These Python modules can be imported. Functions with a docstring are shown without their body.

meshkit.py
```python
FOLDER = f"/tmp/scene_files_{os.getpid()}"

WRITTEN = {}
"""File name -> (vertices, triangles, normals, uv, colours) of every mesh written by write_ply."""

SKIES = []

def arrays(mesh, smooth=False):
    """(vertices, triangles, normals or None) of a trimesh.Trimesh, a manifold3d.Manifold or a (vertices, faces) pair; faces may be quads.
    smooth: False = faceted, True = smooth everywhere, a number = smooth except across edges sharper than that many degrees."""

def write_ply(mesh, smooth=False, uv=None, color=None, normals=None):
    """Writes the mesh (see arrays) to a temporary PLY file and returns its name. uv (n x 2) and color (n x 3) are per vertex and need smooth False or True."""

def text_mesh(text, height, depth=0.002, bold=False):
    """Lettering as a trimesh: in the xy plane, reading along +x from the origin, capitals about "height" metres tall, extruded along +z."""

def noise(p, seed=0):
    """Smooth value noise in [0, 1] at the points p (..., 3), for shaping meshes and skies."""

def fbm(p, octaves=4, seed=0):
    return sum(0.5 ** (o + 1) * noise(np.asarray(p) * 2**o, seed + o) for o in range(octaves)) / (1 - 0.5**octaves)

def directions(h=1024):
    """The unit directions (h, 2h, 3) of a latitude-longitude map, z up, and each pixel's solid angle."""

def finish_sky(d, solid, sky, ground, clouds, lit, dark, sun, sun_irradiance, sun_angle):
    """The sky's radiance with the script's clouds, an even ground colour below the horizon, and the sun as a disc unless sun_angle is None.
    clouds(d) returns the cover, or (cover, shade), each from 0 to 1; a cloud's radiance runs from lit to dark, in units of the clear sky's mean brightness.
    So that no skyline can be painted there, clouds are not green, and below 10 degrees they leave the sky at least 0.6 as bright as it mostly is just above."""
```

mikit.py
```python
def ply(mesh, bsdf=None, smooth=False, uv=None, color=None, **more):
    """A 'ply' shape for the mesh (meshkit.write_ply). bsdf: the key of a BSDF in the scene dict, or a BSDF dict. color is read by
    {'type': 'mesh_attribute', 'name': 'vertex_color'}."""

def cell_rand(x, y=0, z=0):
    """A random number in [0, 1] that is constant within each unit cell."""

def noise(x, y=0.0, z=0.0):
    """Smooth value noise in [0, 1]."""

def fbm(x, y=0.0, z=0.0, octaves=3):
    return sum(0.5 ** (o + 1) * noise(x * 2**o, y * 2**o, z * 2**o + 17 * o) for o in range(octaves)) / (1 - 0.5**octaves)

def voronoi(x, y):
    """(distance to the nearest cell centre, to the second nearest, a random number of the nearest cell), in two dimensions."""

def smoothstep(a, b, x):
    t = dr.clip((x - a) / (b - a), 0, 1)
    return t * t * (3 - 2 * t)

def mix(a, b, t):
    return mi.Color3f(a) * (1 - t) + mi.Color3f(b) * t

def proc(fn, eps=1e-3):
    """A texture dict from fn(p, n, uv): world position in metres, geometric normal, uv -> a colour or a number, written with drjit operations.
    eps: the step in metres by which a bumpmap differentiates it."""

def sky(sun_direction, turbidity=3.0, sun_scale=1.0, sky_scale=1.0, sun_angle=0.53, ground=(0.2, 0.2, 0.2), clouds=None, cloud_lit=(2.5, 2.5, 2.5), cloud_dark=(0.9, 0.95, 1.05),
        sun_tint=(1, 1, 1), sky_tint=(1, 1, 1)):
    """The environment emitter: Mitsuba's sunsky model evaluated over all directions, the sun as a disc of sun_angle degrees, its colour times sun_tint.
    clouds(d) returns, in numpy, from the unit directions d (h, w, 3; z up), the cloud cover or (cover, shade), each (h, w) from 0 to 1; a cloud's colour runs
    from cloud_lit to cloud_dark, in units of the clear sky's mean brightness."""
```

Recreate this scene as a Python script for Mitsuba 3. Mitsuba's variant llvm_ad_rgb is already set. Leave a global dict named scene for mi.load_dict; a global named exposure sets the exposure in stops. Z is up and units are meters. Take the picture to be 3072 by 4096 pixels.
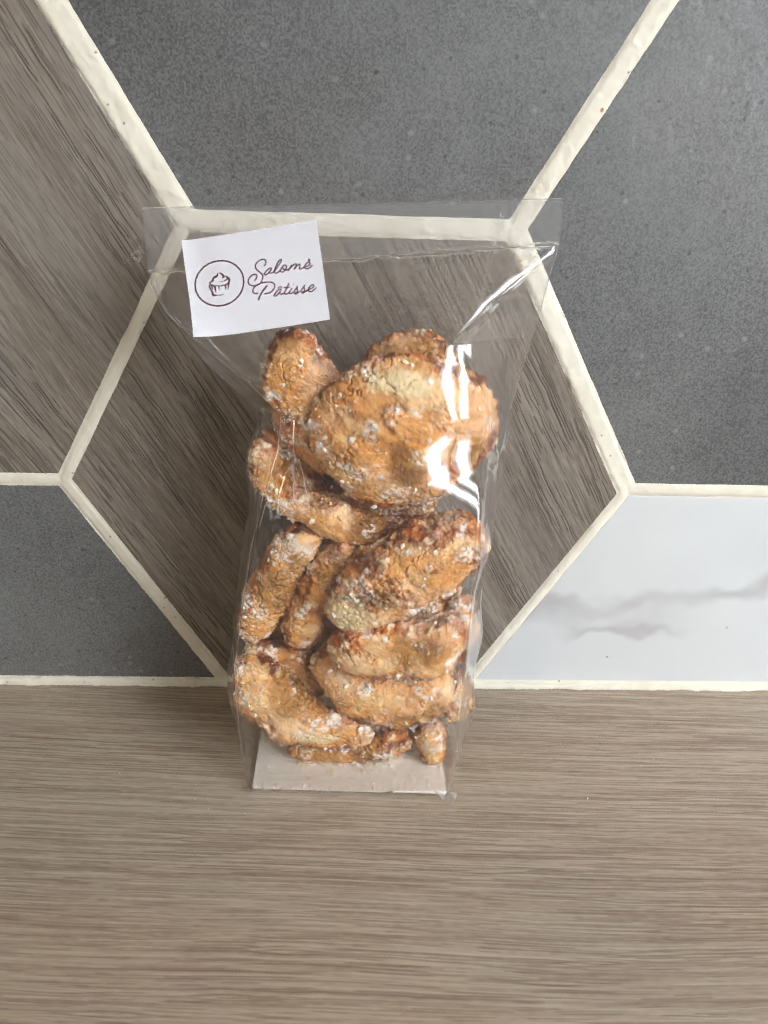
import math, random
import numpy as np, trimesh, manifold3d as m3
import mitsuba as mi, drjit as dr
import mikit, meshkit
import shapely, shapely.geometry
from scipy.spatial import Delaunay, cKDTree
from scipy import sparse
from scipy.interpolate import PchipInterpolator

T = mi.ScalarTransform4f
scene, labels = {'type': 'scene'}, {}
rng = np.random.default_rng(7)
random.seed(7)

# ------------------------------------------------------------------ camera, light, exposure
exposure = 0.0
scene['camera'] = {'type': 'thinlens', 'fov': 54.08, 'fov_axis': 'x', 'near_clip': 0.01, 'far_clip': 20.0,
                   'aperture_radius': 0.0004, 'focus_distance': 0.232,
                   'to_world': T().look_at(origin=[0.00288, -0.24349, 0.2005], target=[0.03914, 0.65124, -0.24462], up=[-0.01658, 0.44589, 0.89493])}
ROOM = 0.155
scene['room_light'] = {'type': 'constant', 'radiance': {'type': 'rgb', 'value': [ROOM * 0.98, ROOM * 1.0, ROOM * 0.98]}}
WIN = 32.0


def glow(rgb_, soft):
    """Falloff put into the emission to soften glints: brightest in the middle of the pane, fading to its edges."""
    def fn(p, n, uv):
        e = mikit.smoothstep(0.0, soft, dr.minimum(dr.minimum(uv.x, 1 - uv.x), dr.minimum(uv.y, 1 - uv.y) * 1.4))
        return mi.Color3f(rgb_) * (0.08 + 0.92 * e * e)
    return fn


WINDOW_GLOW = glow([WIN * 0.965, WIN * 1.0, WIN * 1.035], 0.45)
FILL_GLOW = glow([2.1, 2.2, 2.2], 0.5)
for i_, dx_ in enumerate((-0.11, 0.11)):      # unseen two-leaf window, out of view, lighting counter and film from the right
    scene['unseen_window__pane' + ('_001' if i_ else '')] = {
        'type': 'rectangle', 'to_world': T().look_at(origin=[0.66, -0.62, 0.58], target=[0.02, -0.03, 0.12], up=[0, 0, 1]) @ T().translate([dx_, -0.06, 0]) @ T().scale([0.095, 0.52, 1]),
        'emitter': {'type': 'area', 'radiance': mikit.proc(WINDOW_GLOW)}}
labels['unseen_window'] = {'label': 'unseen two leaf daylight opening lighting the counter from the right', 'category': 'unseen_window'}
scene['added_fill_panel'] = {'type': 'rectangle', 'to_world': T().look_at(origin=[-1.5, -1.7, 0.75], target=[0, -0.03, 0.12], up=[0, 0, 1]) @ T().scale([0.40, 0.85, 1]),
                       'emitter': {'type': 'area', 'radiance': mikit.proc(FILL_GLOW)}}  # added fill panel behind the camera, mirrored as soft glints in the film
labels['added_fill_panel'] = {'label': 'added dim fill panel behind the camera, for glints at left', 'category': 'fill_light'}
scene['unseen_lamp'] = {'type': 'rectangle', 'to_world': T().look_at(origin=[-0.80, -0.89, 1.02], target=[0, -0.03, 0.1], up=[0, 0, 1]) @ T().scale([0.15, 0.15, 1]),
                 'emitter': {'type': 'area', 'radiance': {'type': 'rgb', 'value': [9.0, 6.2, 3.2]}}}  # unseen warm source, placed for the golden glints on the left folds
labels['unseen_lamp'] = {'label': 'unseen warm light above and left of the counter, for golden glints', 'category': 'unseen_lamp'}

# ------------------------------------------------------------------ helpers
P = mikit.proc


def put(key, mesh, bsdf, label=None, category=None, group=None, kind=None, **kw):
    assert key not in scene, key
    scene[key] = mikit.ply(mesh, bsdf, **kw)
    note(key, label, category, group, kind)


def note(key, label=None, category=None, group=None, kind=None):
    d = {k: v for k, v in dict(label=label, category=category, group=group, kind=kind).items() if v}
    if d:
        labels[key] = d


def num(base, i):
    return base if i == 0 else f'{base}_{i:03d}'


def rgb(r, g, b):
    return {'type': 'rgb', 'value': [r, g, b]}


def grid_faces(n, m, wrap=False):
    i, j = np.meshgrid(np.arange(n - 1), np.arange(m if wrap else m - 1), indexing='ij')
    j2 = (j + 1) % m
    a, b, c, d = i * m + j, i * m + j2, (i + 1) * m + j2, (i + 1) * m + j
    return np.stack([a, b, c, d], -1).reshape(-1, 4)


def tube(points, radius, sides=6):
    p = np.asarray(points, float)
    t = np.gradient(p, axis=0)
    t /= np.linalg.norm(t, axis=1, keepdims=True) + 1e-12
    a = np.cross(t, np.where(np.abs(t[:, 1:2]) < 0.9, [0, 1.0, 0], [1.0, 0, 0]))
    a /= np.linalg.norm(a, axis=1, keepdims=True)
    b = np.cross(t, a)
    ang = np.arange(sides) * 2 * np.pi / sides
    r = np.broadcast_to(radius, (len(p),))[:, None, None]
    v = p[:, None] + r * (np.cos(ang)[None, :, None] * a[:, None] + np.sin(ang)[None, :, None] * b[:, None])
    return trimesh.Trimesh(*tri(v.reshape(-1, 3), grid_faces(len(p), sides, True)), process=False)


def tri(v, q):
    return v, np.vstack([q[:, [0, 1, 2]], q[:, [0, 2, 3]]])


def spline(pts, n):
    """Catmull-Rom like smooth curve through the points (any dimension)."""
    p = np.asarray(pts, float)
    if len(p) == 2:
        return p[0] + (p[1] - p[0]) * np.linspace(0, 1, n)[:, None]
    from scipy.interpolate import CubicSpline
    s = np.concatenate([[0], np.cumsum(np.sqrt(np.linalg.norm(np.diff(p[:, :2], axis=0), axis=1)) + 1e-9)])
    return CubicSpline(s, p)(np.linspace(0, s[-1], n))


def join(ms):
    return trimesh.util.concatenate(ms)


# ------------------------------------------------------------------ materials
def fibres(a, c, per_metre, along, thr, width, salt):
    """Thin separate dashes running along a: one random fibre in every strip of c."""
    k = dr.floor(c * per_metre)
    at = 0.2 + 0.6 * mikit.cell_rand(k, salt, 3)
    prof = mikit.smoothstep(width, 0.0, dr.abs(c * per_metre - k - at))
    on = mikit.smoothstep(thr, thr + 0.10, mikit.noise(a * along + mikit.cell_rand(k, salt, 5) * 173.0, k * 0.37 + salt, salt))
    return prof * on


def wood_tile(p, n, uv):
    a, c = uv.x, uv.y
    w = mikit.fbm(a * 9, c * 40, 3.1, 2) - 0.5
    c2 = c + w * 0.006
    broad = mikit.fbm(a * 10, c2 * 130, 1.7, 3)
    fib = mikit.fbm(a * 45, c2 * 800, 5.3, 2)
    grain = mikit.noise(a * 420, c2 * 1500, 9.3)
    streak = mikit.noise(a * 90, c2 * 1500, 2.3)
    where = mikit.smoothstep(0.34, 0.62, mikit.fbm(a * 14, c2 * 110, 8.0, 2))
    wob = (mikit.noise(a * 160, c2 * 300, 6.0) - 0.5) * 0.0006
    pore = dr.maximum(fibres(a, c2 + wob, 700, 70, 0.52, 0.30, 1), fibres(a, c2 + wob, 1050, 110, 0.56, 0.36, 2)) * where
    pore2 = fibres(a, c2 - wob, 1300, 130, 0.50, 0.45, 3)
    lite = fibres(a, c2 + wob * 1.5, 900, 60, 0.58, 0.40, 4)
    t = dr.clip(0.5 + (broad - 0.5) * 1.0 + (fib - 0.5) * 0.45 + (streak - 0.5) * 0.35 + (grain - 0.5) * 0.35, 0, 1)
    col = mikit.mix([0.135, 0.108, 0.085], [0.300, 0.264, 0.222], t)
    grey = mikit.smoothstep(0.5, 0.75, mikit.fbm(a * 8 + 3, c2 * 50, 7.7, 2))
    col = mikit.mix(col, mi.Color3f(0.25, 0.24, 0.222), grey * 0.45)
    col = mikit.mix(col, mi.Color3f(0.085, 0.068, 0.056), pore2 * 0.45)
    col = mikit.mix(col, mi.Color3f(0.34, 0.315, 0.28), lite * 0.35)
    return mikit.mix(col, mi.Color3f(0.038, 0.031, 0.026), pore * 0.68)


def wood_tile_h(p, n, uv):
    a, c = uv.x, uv.y
    c2 = c + (mikit.fbm(a * 9, c * 40, 3.1, 2) - 0.5) * 0.006
    return mikit.fbm(a * 60, c2 * 700, 5.3, 2) * 0.00012


def concrete(p, n, uv):
    x, z = uv.x, uv.y
    big = mikit.fbm(x * 11, z * 11, 2.0, 5)
    mid = mikit.fbm(x * 130, z * 130, 3.0, 3)
    fine = mikit.fbm(x * 1900, z * 1900, 4.0, 2)
    t = dr.clip(0.5 + (big - 0.5) * 1.15 + (mid - 0.5) * 0.22 + (fine - 0.5) * 0.95, 0, 1)
    col = mikit.mix([0.072, 0.075, 0.076], [0.182, 0.188, 0.188], t)
    warmth = mikit.fbm(x * 22, z * 22, 12.0, 2)
    col = col * mikit.mix([1.0, 1.0, 1.0], [1.02, 0.985, 0.99], mikit.smoothstep(0.55, 0.75, warmth))
    d1, d2, r = mikit.voronoi(x * 240, z * 240)
    spot = (1 - mikit.smoothstep(0.02, 0.10 + 0.25 * mid, d1)) * mikit.smoothstep(0.86, 0.95, r)
    col = mikit.mix(col, mi.Color3f(0.045, 0.045, 0.047), spot * 0.6)
    e1, e2, q = mikit.voronoi(x * 150 + 9, z * 150)
    pale = (1 - mikit.smoothstep(0.03, 0.2, e1)) * mikit.smoothstep(0.90, 0.95, q)
    return mikit.mix(col, mi.Color3f(0.28, 0.28, 0.28), pale * 0.5)


def concrete_h(p, n, uv):
    return mikit.fbm(uv.x * 500, uv.y * 500, 4.0, 3) * 0.00012


def marble(p, n, uv):
    x, z = uv.x, uv.y
    wz = (mikit.fbm(x * 30, z * 30, 7.0, 4) - 0.5) * 0.042
    zz = z + wz
    v1 = dr.abs(zz - (0.031 + 0.26 * (x + 0.069)))
    v2 = dr.abs(zz - (0.0225 + 0.10 * (x + 0.045)))
    m2 = mikit.smoothstep(-0.068, -0.055, x) * mikit.smoothstep(-0.008, -0.03, x)
    between = mikit.smoothstep(0.018, 0.024, zz) * mikit.smoothstep(0.042, 0.034, zz) * mikit.smoothstep(-0.09, -0.07, x) * mikit.smoothstep(-0.01, -0.04, x)
    m = mikit.smoothstep(0.0085, 0.0, v1) * (0.02 + 0.75 * mikit.fbm(x * 40, z * 40, 2.0, 2)) + mikit.smoothstep(0.0040, 0.0, v2) * 0.38 * m2 + between * 0.42 * mikit.smoothstep(0.3, 0.7, mikit.fbm(x * 60, z * 60, 3.0, 2))
    cloud = mikit.fbm(x * 16, z * 16, 5.0, 3)
    col = mikit.mix([0.575, 0.602, 0.618], [0.665, 0.688, 0.700], cloud)
    col = mikit.mix(col, mi.Color3f(0.40, 0.385, 0.40), dr.clip(m * 1.05, 0, 0.7))
    e1, e2, q = mikit.voronoi(x * 60 + 9, z * 60)
    return mikit.mix(col, mi.Color3f(0.2, 0.17, 0.14), (1 - mikit.smoothstep(0.015, 0.04, e1)) * mikit.smoothstep(0.93, 0.94, q) * 0.7)


def grout_c(p, n, uv):
    t = mikit.fbm(p.x * 180, p.z * 180, 3.0, 3)
    s = mikit.fbm(p.x * 26, p.z * 26, 8.0, 2)
    col = mikit.mix([0.65, 0.61, 0.505], [0.82, 0.79, 0.69], dr.clip(t * 0.6 + s * 0.5, 0, 1))
    d1, d2, r = mikit.voronoi(p.x * 230, p.z * 230)
    col = mikit.mix(col, mi.Color3f(0.22, 0.19, 0.15), (1 - mikit.smoothstep(0.04, 0.12, d1)) * mikit.smoothstep(0.93, 0.95, r) * 0.8)
    stain = 1 - mikit.smoothstep(0.0005, 0.0010, dr.sqrt(dr.square(p.x - 0.0716) + dr.square((p.z - 0.2096) * 0.8)) + 0.0004 * t)
    return mikit.mix(col, mi.Color3f(0.42, 0.17, 0.05), stain)


def grout_h(p, n, uv):
    return mikit.fbm(p.x * 420, p.z * 420, p.y * 420, 3) * 0.0004


def counter_c(p, n, uv):
    x, y = p.x, p.y
    near = mikit.smoothstep(-0.085, -0.15, y)
    warp = (mikit.fbm(x * 6, y * 14, 2.0, 2) - 0.5) * (0.004 + 0.012 * near)
    y2 = y + warp + 0.045 * x
    band = mikit.fbm(x * 5, y2 * 85, 4.0, 3)
    line = mikit.fbm(x * 22, y2 * 620, 6.0, 3)
    streak = mikit.noise(x * 55, y2 * 1250, 8.0)
    grain = mikit.noise(x * 420, y2 * 1500, 2.0)
    wob = (mikit.noise(x * 70, y2 * 260, 6.0) - 0.5) * 0.0009
    patchy = 0.35 + 0.65 * mikit.smoothstep(0.30, 0.60, mikit.fbm(x * 7, y2 * 70, 1.0, 2))
    dash = dr.maximum(fibres(x, y2 + wob, 620, 26, 0.46, 0.32, 5), fibres(x, y2 - wob, 900, 45, 0.48, 0.36, 6)) * patchy
    pores = fibres(x, y2 + wob, 1250, 110, 0.52, 0.45, 7)
    lite = dr.maximum(fibres(x, y2 - wob, 560, 22, 0.50, 0.36, 8), fibres(x, y2 + wob, 1000, 60, 0.52, 0.4, 9))
    t = dr.clip(0.5 + (band - 0.5) * 0.45 + (line - 0.5) * 0.48 + (streak - 0.5) * 0.40 + (grain - 0.5) * 0.30, 0, 1)
    col = mikit.mix([0.254, 0.191, 0.143], [0.430, 0.366, 0.292], t)
    col = mikit.mix(col, mi.Color3f(0.19, 0.135, 0.098), pores * 0.45)
    col = mikit.mix(col, mi.Color3f(0.49, 0.45, 0.35), lite * 0.40)
    warm = mikit.smoothstep(0.45, 0.7, mikit.fbm(x * 8, y * 14, 9.0, 2))
    col = mikit.mix(col, col * mi.Color3f(1.02, 0.97, 0.93), warm)
    return mikit.mix(col, mi.Color3f(0.165, 0.115, 0.085), dash * 0.52)


def counter_h(p, n, uv):
    return mikit.fbm(p.x * 45, p.y * 1100, 3.0, 2) * 0.00007


def bumped(base, h, scale=1.0, eps=2e-4):
    return {'type': 'bumpmap', 'arbitrary': P(h, eps), 'scale': scale, 'bsdf': base}


def principled(col, rough, spec=0.5, **kw):
    return {'type': 'principled', 'base_color': col if isinstance(col, dict) else rgb(*col), 'roughness': rough, 'specular': spec, **kw}


def two(b):
    return {'type': 'twosided', 'bsdf': b}


VC = {'type': 'mesh_attribute', 'name': 'vertex_color'}
scene['m_wood_tile'] = two(bumped(principled(P(wood_tile), 0.55, 0.4), wood_tile_h))
scene['m_concrete'] = two(bumped(principled(P(concrete), 0.43, 0.5), concrete_h))
scene['m_marble'] = two(principled(P(marble), 0.32, 0.45))
scene['m_grout'] = two(bumped(principled(P(grout_c), 0.9, 0.2), grout_h))
scene['m_counter'] = two(bumped(principled(P(counter_c), 0.42, 0.4), counter_h))
scene['m_plaster'] = two(principled((0.5, 0.48, 0.44), 0.9))
scene['m_film_clear'] = {'type': 'thindielectric', 'int_ior': 1.70, 'ext_ior': 1.0}
for name_, haze_ in (('m_film', .010), ('m_panel', .030), ('m_header', .038)):   # clear film with a little milky haze
    scene[name_] = {'type': 'blendbsdf', 'weight': haze_, 'a': {'type': 'thindielectric', 'int_ior': 1.52, 'ext_ior': 1.0}, 'b': two({'type': 'diffuse', 'reflectance': rgb(.8, .8, .8)})}
scene['m_bead'] = {'type': 'dielectric', 'int_ior': 1.49, 'ext_ior': 1.0}
scene['m_paper'] = two(principled((0.63, 0.63, 0.67), 0.75, 0.3))
scene['m_ink'] = two(principled((0.075, 0.030, 0.040), 0.6, 0.3))
scene['m_card'] = two(principled((0.74, 0.70, 0.64), 0.35, 0.5))
scene['m_pastry'] = two(principled(VC, 0.48, 0.45))
scene['m_sugar'] = two(principled(VC, 0.6, 0.5))

# ------------------------------------------------------------------ wall of hexagon tiles
SIDE, HZ = 0.1, 0.0897
Q = SIDE * math.sqrt(3) / 2
EDGE_ANGLES = [90, 30, -30, -90, -150, 150]
# joint widths as measured on the six joints round the middle tile and the four that leave it
WIDE = {}


def joint_key(cx, cz, ang):
    return round((cx + Q * math.cos(math.radians(ang))) * 1000), round((cz + Q * math.sin(math.radians(ang))) * 1000)


for (cx, cz, ang, w) in [(0, 0, 90, .0056), (0, 0, 30, .0068), (0, 0, -30, .0039), (0, 0, -90, .004), (0, 0, -150, .0050), (0, 0, 150, .0040),
                         (0, 2 * Q, -150 + 0, .0040), (-.15, Q, 30, .0073), (.15, Q, 150, .0058), (-.15, Q, -90, .0041), (.15, Q, -90, .0042)]:
    WIDE.setdefault(joint_key(cx, cz, ang), w)
WIDE[joint_key(-.15, Q, 30)] = .0073
WIDE[joint_key(.15, Q, 150)] = .0058


def hexagon(cx, cz):
    """Corners of one tile, its sides moved in by half of each joint, cut at the counter and the wall's limits."""
    from shapely.geometry import Polygon, box
    big = 0.3
    poly = box(cx - big, cz - big, cx + big, cz + big)
    for a in EDGE_ANGLES:
        d = Q - WIDE.get(joint_key(cx, cz, a), .0046) / 2
        ca, sa = math.cos(math.radians(a)), math.sin(math.radians(a))
        p0 = np.array([cx + d * ca, cz + d * sa])
        t, nrm = np.array([-sa, ca]), np.array([ca, sa])
        poly = poly.intersection(Polygon([p0 + t, p0 - t, p0 - t - nrm, p0 + t - nrm]))
    return poly.intersection(box(-0.36, -HZ + 0.0028, 0.38, 0.36))


KINDS = {  # offset of the tile's face into the wall, kind, label
    (0, 0): (0.0, 'wood', 'grey brown wood look tile behind the bag'),
    (0, 2): (0.0010, 'concrete', 'large dark grey concrete look tile above the bag'),
    (1, 1): (0.0008, 'concrete', 'grey concrete look tile right of the bag'),
    (-1, 1): (0.0002, 'wood', 'grey brown wood look tile left of the bag'),
    (-1, -1): (0.0004, 'concrete', 'dark grey concrete look tile at lower left'),
    (1, -1): (0.0005, 'marble', 'white marble look tile with grey veins'),
}
PATTERN = ['concrete', 'wood', 'marble', 'wood', 'concrete']


def prism(poly, off, kind, seed):
    xy = np.array(shapely.geometry.polygon.orient(poly.simplify(.0004)).exterior.coords)[:-1]
    e = np.roll(xy, -1, axis=0) - xy
    e /= np.linalg.norm(e, axis=1, keepdims=True)
    nin = np.column_stack([-e[:, 1], e[:, 0]])
    bis = nin + np.roll(nin, 1, axis=0)
    inner = xy + bis * .0005 * 2 / np.sum(bis ** 2, axis=1, keepdims=True)
    n = len(xy)
    rings = [(inner, off), (xy, off + 0.0005), (xy, 0.008)]
    v = np.vstack([np.column_stack([r[:, 0], np.full(n, y), r[:, 1] + HZ]) for r, y in rings] + [[[inner[:, 0].mean(), off, inner[:, 1].mean() + HZ]]])
    f = []
    for k in range(n):
        k2 = (k + 1) % n
        f.append([3 * n, k, k2])
        for r in (0, 1):
            f += [[r * n + k, (r + 1) * n + k, (r + 1) * n + k2], [r * n + k, (r + 1) * n + k2, r * n + k2]]
    cx, cz = seed[1]
    x, z = v[:, 0] - cx, v[:, 2] - cz
    if kind == 'wood':
        uv = np.column_stack([x * 0.5 - z * 0.866, x * 0.866 + z * 0.5]) + seed[0] * 0.731
    elif kind == 'concrete':
        uv = np.column_stack([x, z]) + seed[0] * 0.517
    else:
        uv = np.column_stack([x, z])
    return trimesh.Trimesh(v, f, process=False), uv


tiles, t_index, polys = [], 0, []
for i in range(-3, 4):
    for j in range(-3, 6):
        if (i + j) % 2:
            continue
        cx, cz = i * 1.5 * SIDE, j * Q
        poly = hexagon(cx, cz)
        if poly.is_empty or poly.area < 2e-5:
            continue
        off, kind, lab = KINDS.get((i, j), (0.0004 + 0.0001 * ((i * 7 + j * 3) % 4), PATTERN[(i * 2 + j * 3) % 5], None))
        polys.append((poly, off))
        order = 0 if (i, j) == (0, 0) else t_index
        mesh, uv = prism(poly, off, kind, (i * 1.3 + j * 0.7 + 0.4, (cx, cz + HZ)))
        key = num('wall__tile', t_index)
        put(key, mesh, {'wood': 'm_wood_tile', 'concrete': 'm_concrete', 'marble': 'm_marble'}[kind], lab, uv=uv)
        t_index += 1

back = trimesh.creation.box(extents=[0.76, 0.012, 0.50])
back.apply_translation([0.01, 0.0145, 0.20])
put('wall', back, 'm_plaster', 'kitchen wall of large hexagon tiles with cream joints behind the bag', kind='structure')

# joints: one relief sheet that dips under the tile faces and smears over their edges here and there
import shapely
from shapely.geometry import Point, box as sbox
st = 0.00042
gx, gz = np.meshgrid(np.arange(-0.17, 0.20, st), np.arange(-HZ - 0.001, 0.18, st), indexing='ij')
pts = np.column_stack([gx.ravel(), gz.ravel()])
shape_in = np.zeros(len(pts)) + 1.0      # signed distance to the nearest tile, negative inside
near = [np.full(len(pts), 9.0), np.full(len(pts), 9.0)]
offs = [np.zeros(len(pts)), np.zeros(len(pts))]
for poly, off in polys:
    c = np.array(poly.centroid.coords[0])
    co = np.array(poly.exterior.coords)
    d = np.full(len(pts), -9.0)
    ccw = poly.exterior.is_ccw
    for a, b in zip(co[:-1], co[1:]):
        e = (b - a) / np.linalg.norm(b - a)
        nn = np.array([e[1], -e[0]]) * (1 if ccw else -1)
        d = np.maximum(d, (pts - a) @ nn)
    closer = d < near[0]
    second = ~closer & (d < near[1])
    near[1] = np.where(closer, near[0], np.where(second, d, near[1]))
    offs[1] = np.where(closer, offs[0], np.where(second, off, offs[1]))
    near[0] = np.where(closer, d, near[0])
    offs[0] = np.where(closer, off, offs[0])
keep = near[0] > -0.0013
p3 = np.column_stack([pts[:, 0], pts[:, 1], np.zeros(len(pts))])
n1 = meshkit.fbm(p3 * 260, 3, 5)
n2 = meshkit.fbm(p3 * 55, 3, 9)
n3 = meshkit.fbm(p3 * 800, 2, 12)
d1, d2 = np.maximum(near[0], 0), np.maximum(near[1], 0)
t = d1 / np.maximum(d1 + d2, 1e-6)
mixy = offs[0] * (1 - t) + offs[1] * t
outside = mixy + 0.00018 - 0.0007 * (1 - (1 - np.clip(d1 / 0.0016, 0, 1)) ** 2) + (n2 - 0.5) * 0.0005 + (n1 - 0.5) * 0.00040 + (n3 - 0.5) * 0.00030
smear = (n1 - 0.42) * 0.0011 + (n2 - 0.5) * 0.0009
inside = offs[0] + 0.00018 + (-near[0] - 0.0003 - smear) * 0.55
inside = np.maximum(inside, offs[0] - 0.00006 - 0.00015 * n1)
yy = np.where(near[0] > 0, outside, inside)
ids = -np.ones(len(pts), int)
idx = np.nonzero(keep)[0]
ids[idx] = np.arange(len(idx))
q = grid_faces(*gx.shape)
q = q[(ids[q] >= 0).all(1)]
gv = np.column_stack([pts[idx, 0], yy[idx], pts[idx, 1] + HZ])
gm = trimesh.Trimesh(*tri(gv, ids[q][:, ::-1]), process=False)
gm.remove_unreferenced_vertices()
put('wall__grout', gm, 'm_grout', 'rough cream joint filling between the tiles', smooth=True)

# ------------------------------------------------------------------ countertop and the seal along it
ct = trimesh.creation.box(extents=[1.3, 0.62, 0.038])
ct.apply_translation([0.02, -0.31 + 0.008, -0.019])
put('countertop', ct, 'm_counter', 'pale oak look kitchen countertop with fine straight grain', kind='structure')
xs = np.arange(-0.20, 0.24, 0.0007)
ring = np.linspace(0, 1, 9)
rows = []
h0 = np.interp(xs, [-.20, -.086, -.082, -.070, -.064, -.05, .040, .048, .055, .24], [.0034, .0030, .0008, .0008, .0034, .0026, .0030, .0038, .0020, .0017])
nz = meshkit.fbm(np.column_stack([xs * 160, xs * 0, xs * 0]), 3, 3)
nz2 = meshkit.fbm(np.column_stack([xs * 600, xs * 0 + 4, xs * 0]), 2, 4)
h = h0 * (0.72 + 0.55 * nz) + 0.0004 * (nz2 - 0.5)
dep = 0.0012 + 0.0012 * meshkit.fbm(np.column_stack([xs * 210, xs * 0 + 9, xs * 0]), 3, 6)
for s in ring:
    a = s * math.pi / 2
    rows.append(np.column_stack([xs, 0.0012 - dep * np.cos(a) ** 0.7 - 0.0009, h * np.sin(a) ** 0.8 + 0.0001]))
rows.append(np.column_stack([xs, xs * 0 + 0.003, h]))
sv = np.vstack(rows)
sv[:, 1] += (meshkit.fbm(sv * 500, 2, 8) - 0.5) * 0.0004
put('wall__sealant', trimesh.Trimesh(*tri(sv, grid_faces(len(rows), len(xs))), process=False), 'm_grout', 'uneven cream sealant bead along the countertop', smooth=True)

# ------------------------------------------------------------------ pastries
def chain(spheres, depth, y0):
    """Union of the hulls of neighbouring balls (x, z, r), flattened along y."""
    out = m3.Manifold()
    balls = [m3.Manifold.sphere(r, 40).translate([x, dy_ / depth, z]) for x, z, r, dy_ in spheres]
    for a, b in zip(balls[:-1], balls[1:]):
        out = out + m3.Manifold.batch_hull([a, b])
    return out.scale([1, depth, 1]).translate([0, y0, 0])


def relax(v, f, n, lam=.5):
    e = np.vstack([f[:, [0, 1]], f[:, [1, 2]], f[:, [2, 0]]])
    N = len(v)
    A = sparse.coo_matrix((np.ones(len(e) * 2), (np.r_[e[:, 0], e[:, 1]], np.r_[e[:, 1], e[:, 0]])), (N, N)).tocsr()
    A.data[:] = 1
    D = sparse.diags(1 / np.maximum(np.asarray(A.sum(1)).ravel(), 1))
    M = D @ A
    for _ in range(n):
        v = v + lam * (M @ v - v)
    return v


def vnormals(v, f):
    n = np.zeros_like(v)
    fn_ = np.cross(v[f[:, 1]] - v[f[:, 0]], v[f[:, 2]] - v[f[:, 0]])
    for k in range(3):
        np.add.at(n, f[:, k], fn_)
    return n / (np.linalg.norm(n, axis=1, keepdims=True) + 1e-20)


def sstep(a, b, x):
    t_ = np.clip((x - a) / (b - a), 0, 1)
    return t_ * t_ * (3 - 2 * t_)


def lerp(a, b, t_):
    return a * (1 - t_[:, None]) + np.asarray(b) * t_[:, None]


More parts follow.
